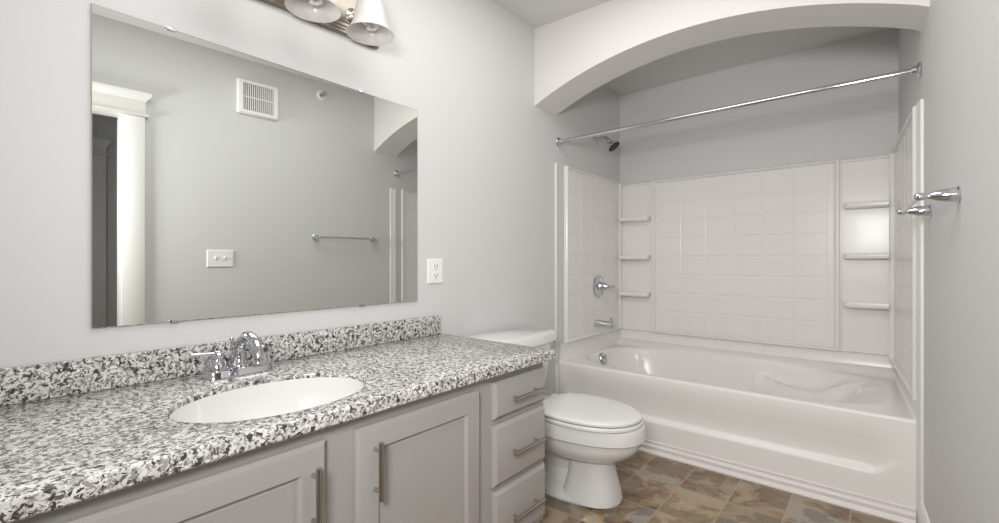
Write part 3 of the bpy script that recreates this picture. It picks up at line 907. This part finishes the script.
# ribbed long plate with clipped ends
prof = [(0.001, LZ0), (0.012, LZ0), (0.017, LZ0 + 0.004), (0.017, LZ0 + 0.012), (0.021, LZ0 + 0.014), (0.021, LZ0 + 0.022), (0.025, LZ0 + 0.024), (0.025, LZ0 + 0.034), (0.030, LZ0 + 0.037)]
prof = prof + [(x, LZ0 + LZ1 - z) for x, z in prof[::-1]]
cx = LZ0 + 0.07
def sect(y, k): return [(0.001 + (x - 0.001) * k, y, cx + (z - cx) * (0.84 + 0.16 * k)) for x, z in prof]
loft(bm, [sect(LY0, 0.35), sect(LY0 + 0.012, 0.85), sect(LY0 + 0.03, 1), sect(LY1 - 0.03, 1), sect(LY1 - 0.012, 0.85), sect(LY1, 0.35)])
obj('back_plate', bm, 'fixture', vl, 12)
bulb_l = []
for ys in (0.49, 0.69, 0.89):
    bm = B()
    lathe(bm, [(0.026, 0), (0.026, 0.004), (0.016, 0.010), (0.012, 0.014)], (0.030, ys, 1.830), (1, 0, 0), 24)
    tube(bm, spline([(0.035, ys, 1.830), (0.075, ys, 1.842), (0.115, ys, 1.874), (0.133, ys, 1.894), (0.136, ys, 1.880)], 6), 0.0075, 14)
    lathe(bm, [(0.010, 0.03), (0.026, 0.026), (0.033, 0.012), (0.034, -0.002), (0.030, -0.004)], (0.136, ys, 1.858), (0, 0, 1), 28)
    obj('arm', bm, 'nickel', vl, 40)
    bm = B()
    p_ = [(0.028, 1.862), (0.036, 1.852), (0.0445, 1.832), (0.050, 1.808), (0.0545, 1.783), (0.061, 1.760), (0.069, 1.744), (0.077, 1.7345), (0.079, 1.732),
          (0.0755, 1.7345), (0.067, 1.743), (0.0585, 1.759), (0.052, 1.782), (0.0475, 1.807), (0.042, 1.831), (0.033, 1.850), (0.026, 1.858)]
    lathe(bm, [(r, z) for r, z in p_], (0.136, ys, 0), (0, 0, 1), 40, cap=False)
    s_ = obj('lamp_shade', bm, 'shade', vl, 60, label='white bell glass shade')
    bm = B()
    lathe(bm, [(0.013, 1.856), (0.013, 1.838), (0.019, 1.834), (0.021, 1.826), (0.021, 1.812), (0.018, 1.808)], (0.136, ys, 0), (0, 0, 1), 24)
    hx = []
    for k in range(61):
        t = k / 60
        a = 2 * PI * 2.6 * t
        r = 0.021 * min(1, (1 - t) * 6 + 0.25)
        hx.append((0.136 + r * math.cos(a), ys + r * math.sin(a), 1.806 - 0.052 * t))
    tube(bm, hx, 0.0062, 10)
    obj('bulb', bm, 'bulb', vl, 50)

# ------------------------------------------------------------------ outlet, switch, vent, sprinkler
ou = thing('wall_outlet', 'white duplex outlet plate on the wall between mirror and arch', 'outlet', (0, 1.300, 0.93))
def plate(bm, w, h, d):
    loft(bm, [[(0.0005, -w, -h), (0.0005, w, -h), (0.0005, w, h), (0.0005, -w, h)], [(d * .5, -w, -h), (d * .5, w, -h), (d * .5, w, h), (d * .5, -w, h)],
              [(d, -w + .004, -h + .004), (d, w - .004, -h + .004), (d, w - .004, h - .004), (d, -w + .004, h - .004)]])
bm = B(); plate(bm, 0.043, 0.052, 0.006); obj('cover_plate', bm, 'plastic', ou, 30, True)
for zc in (0.020, -0.020):
    bm = B()
    loft(bm, [superell(0, 0, 0.017, 0.0155, 0, 24, 3), superell(0, 0, 0.016, 0.0145, 0.0022, 24, 3)])
    bmesh.ops.transform(bm, matrix=Matrix.Translation((0.0055, 0, zc)) @ Matrix.Rotation(PI / 2, 4, 'Y'), verts=bm.verts)
    rc = obj('receptacle', bm, 'plastic', ou, 30, True)
    bm = B()
    for yy, h in ((-0.007, 0.005), (0.007, 0.006)): box(bm, 0.0070, 0.0081, yy - 0.0014, yy + 0.0014, zc - h + 0.003, zc + h + 0.003)
    lathe(bm, [(0.0028, 0), (0.0028, 0.001)], (0.0071, 0, zc - 0.0075), (1, 0, 0), 12)
    obj('slots', bm, 'slot', rc, 30, True)
bm = B(); lathe(bm, [(0.003, 0), (0.003, 0.001), (0, 0.0015)], (0.006, 0, 0), (1, 0, 0), 12); obj('screw', bm, 'plastic', ou, 30, True)

def on_right(name, label, cat, y, z):
    return thing(name, label, cat, rpt(y, 0, z), RZ + PI)
# in these local frames x points out of the wall, y along it (towards the camera), z up
sw = on_right('light_switch', 'white double switch plate on the right wall, seen in the mirror', 'light switch', 1.025, 0.989)
bm = B(); plate(bm, 0.071, 0.052, 0.006); obj('cover_plate', bm, 'plastic', sw, 30, True)
for yy in (-0.024, 0.024):
    bm = B(); box(bm, 0.005, 0.0075, yy - 0.006, yy + 0.006, -0.013, 0.013, 0.001)
    loft(bm, [[(0.006, yy - 0.005, -0.004), (0.006, yy + 0.005, -0.004), (0.006, yy + 0.005, 0.008), (0.006, yy - 0.005, 0.008)],
              [(0.017, yy - 0.004, 0.004), (0.017, yy + 0.004, 0.004), (0.017, yy + 0.004, 0.011), (0.017, yy - 0.004, 0.011)]])
    obj('toggle', bm, 'plastic', sw, 30, True)

ve = on_right('exhaust_vent', 'white square exhaust vent grille high on the right wall, seen in the mirror', 'vent', 1.235, 2.003)
bm = B()
hw, hh = 0.122, 0.106
def frame_ring(w, h, x, r=0.012):
    out = []
    for sx_, sy_, a0 in ((1, 1, 0), (-1, 1, PI / 2), (-1, -1, PI), (1, -1, 1.5 * PI)):
        for k in range(5):
            a = a0 + PI / 2 * k / 4
            out.append((x, sx_ * (w - r) + r * math.cos(a), sy_ * (h - r) + r * math.sin(a)))
    return out
loft(bm, [frame_ring(hw, hh, 0.0005), frame_ring(hw, hh, 0.018), frame_ring(hw - 0.006, hh - 0.006, 0.026), frame_ring(hw - 0.030, hh - 0.022, 0.027, 0.004), frame_ring(hw - 0.031, hh - 0.023, 0.010, 0.004)])
obj('vent_frame', bm, 'plastic', ve, 30, True)
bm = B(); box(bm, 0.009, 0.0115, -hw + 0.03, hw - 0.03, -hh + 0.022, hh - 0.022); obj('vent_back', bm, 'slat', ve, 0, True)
for k in range(15):
    y = -hw + 0.036 + (2 * hw - 0.072) * k / 14
    bm = B(); box(bm, 0.012, 0.024, y - 0.0024, y + 0.0024, -hh + 0.0235, hh - 0.0235)
    obj('slat', bm, 'plastic', ve, 0, True)
bm = B(); box(bm, 0.012, 0.0245, -hw + 0.032, hw - 0.032, -0.0025, 0.0025); obj('cross_bar', bm, 'plastic', ve, 0, True)

si = on_right('sprinkler_head', 'small round sidewall sprinkler with white ring high on the right wall, seen in the mirror', 'sprinkler', 1.655, 2.145)
bm = B(); lathe(bm, [(0.034, 0.0005), (0.034, 0.005), (0.028, 0.010), (0.018, 0.011), (0.016, 0.005), (0.0, 0.005)], (0, 0, 0), (1, 0, 0), 28); obj('trim_ring', bm, 'plastic', si, 40, True)
bm = B(); lathe(bm, [(0.010, 0.005), (0.010, 0.020), (0.006, 0.024)], (0, 0, 0), (1, 0, 0), 20)
for s in (-1, 1): tube(bm, [(0.02, s * 0.008, 0), (0.034, s * 0.010, 0), (0.046, s * 0.003, 0)], 0.0025, 8)
obj('sprinkler_body', bm, 'nickel', si, 40, True)
bm = B(); lathe(bm, [(0.016, 0.045), (0.016, 0.0465), (0.0, 0.047)], (0, 0, 0), (1, 0, 0), 20)
obj('deflector', bm, 'nickel', si, 40, True)

# ------------------------------------------------------------------ towel bar
tb1, tb2, tbz = 1.612, 2.065, 1.140
tb = on_right('towel_bar', 'chrome towel bar on two flared posts on the right wall', 'towel bar', (tb1 + tb2) / 2, tbz)
half = (tb2 - tb1) / 2 / math.cos(RZ)
for s in (-1, 1):
    bm = B()
    lathe(bm, [(0.021, 0.0005), (0.0215, 0.003), (0.0175, 0.006), (0.0175, 0.012), (0.0165, 0.03), (0.013, 0.044), (0.0085, 0.054), (0.0075, 0.060), (0.009, 0.064), (0.0105, 0.072), (0.0095, 0.080), (0.005, 0.085), (0, 0.086)], (0, s * half, 0), (1, 0, 0), 32)
    obj('post', bm, 'chrome', tb, 40, True)
bm = B(); tube(bm, [(0.072, -half, 0), (0.072, half, 0)], 0.0065, 18)
obj('bar', bm, 'chrome', tb, 40, True)
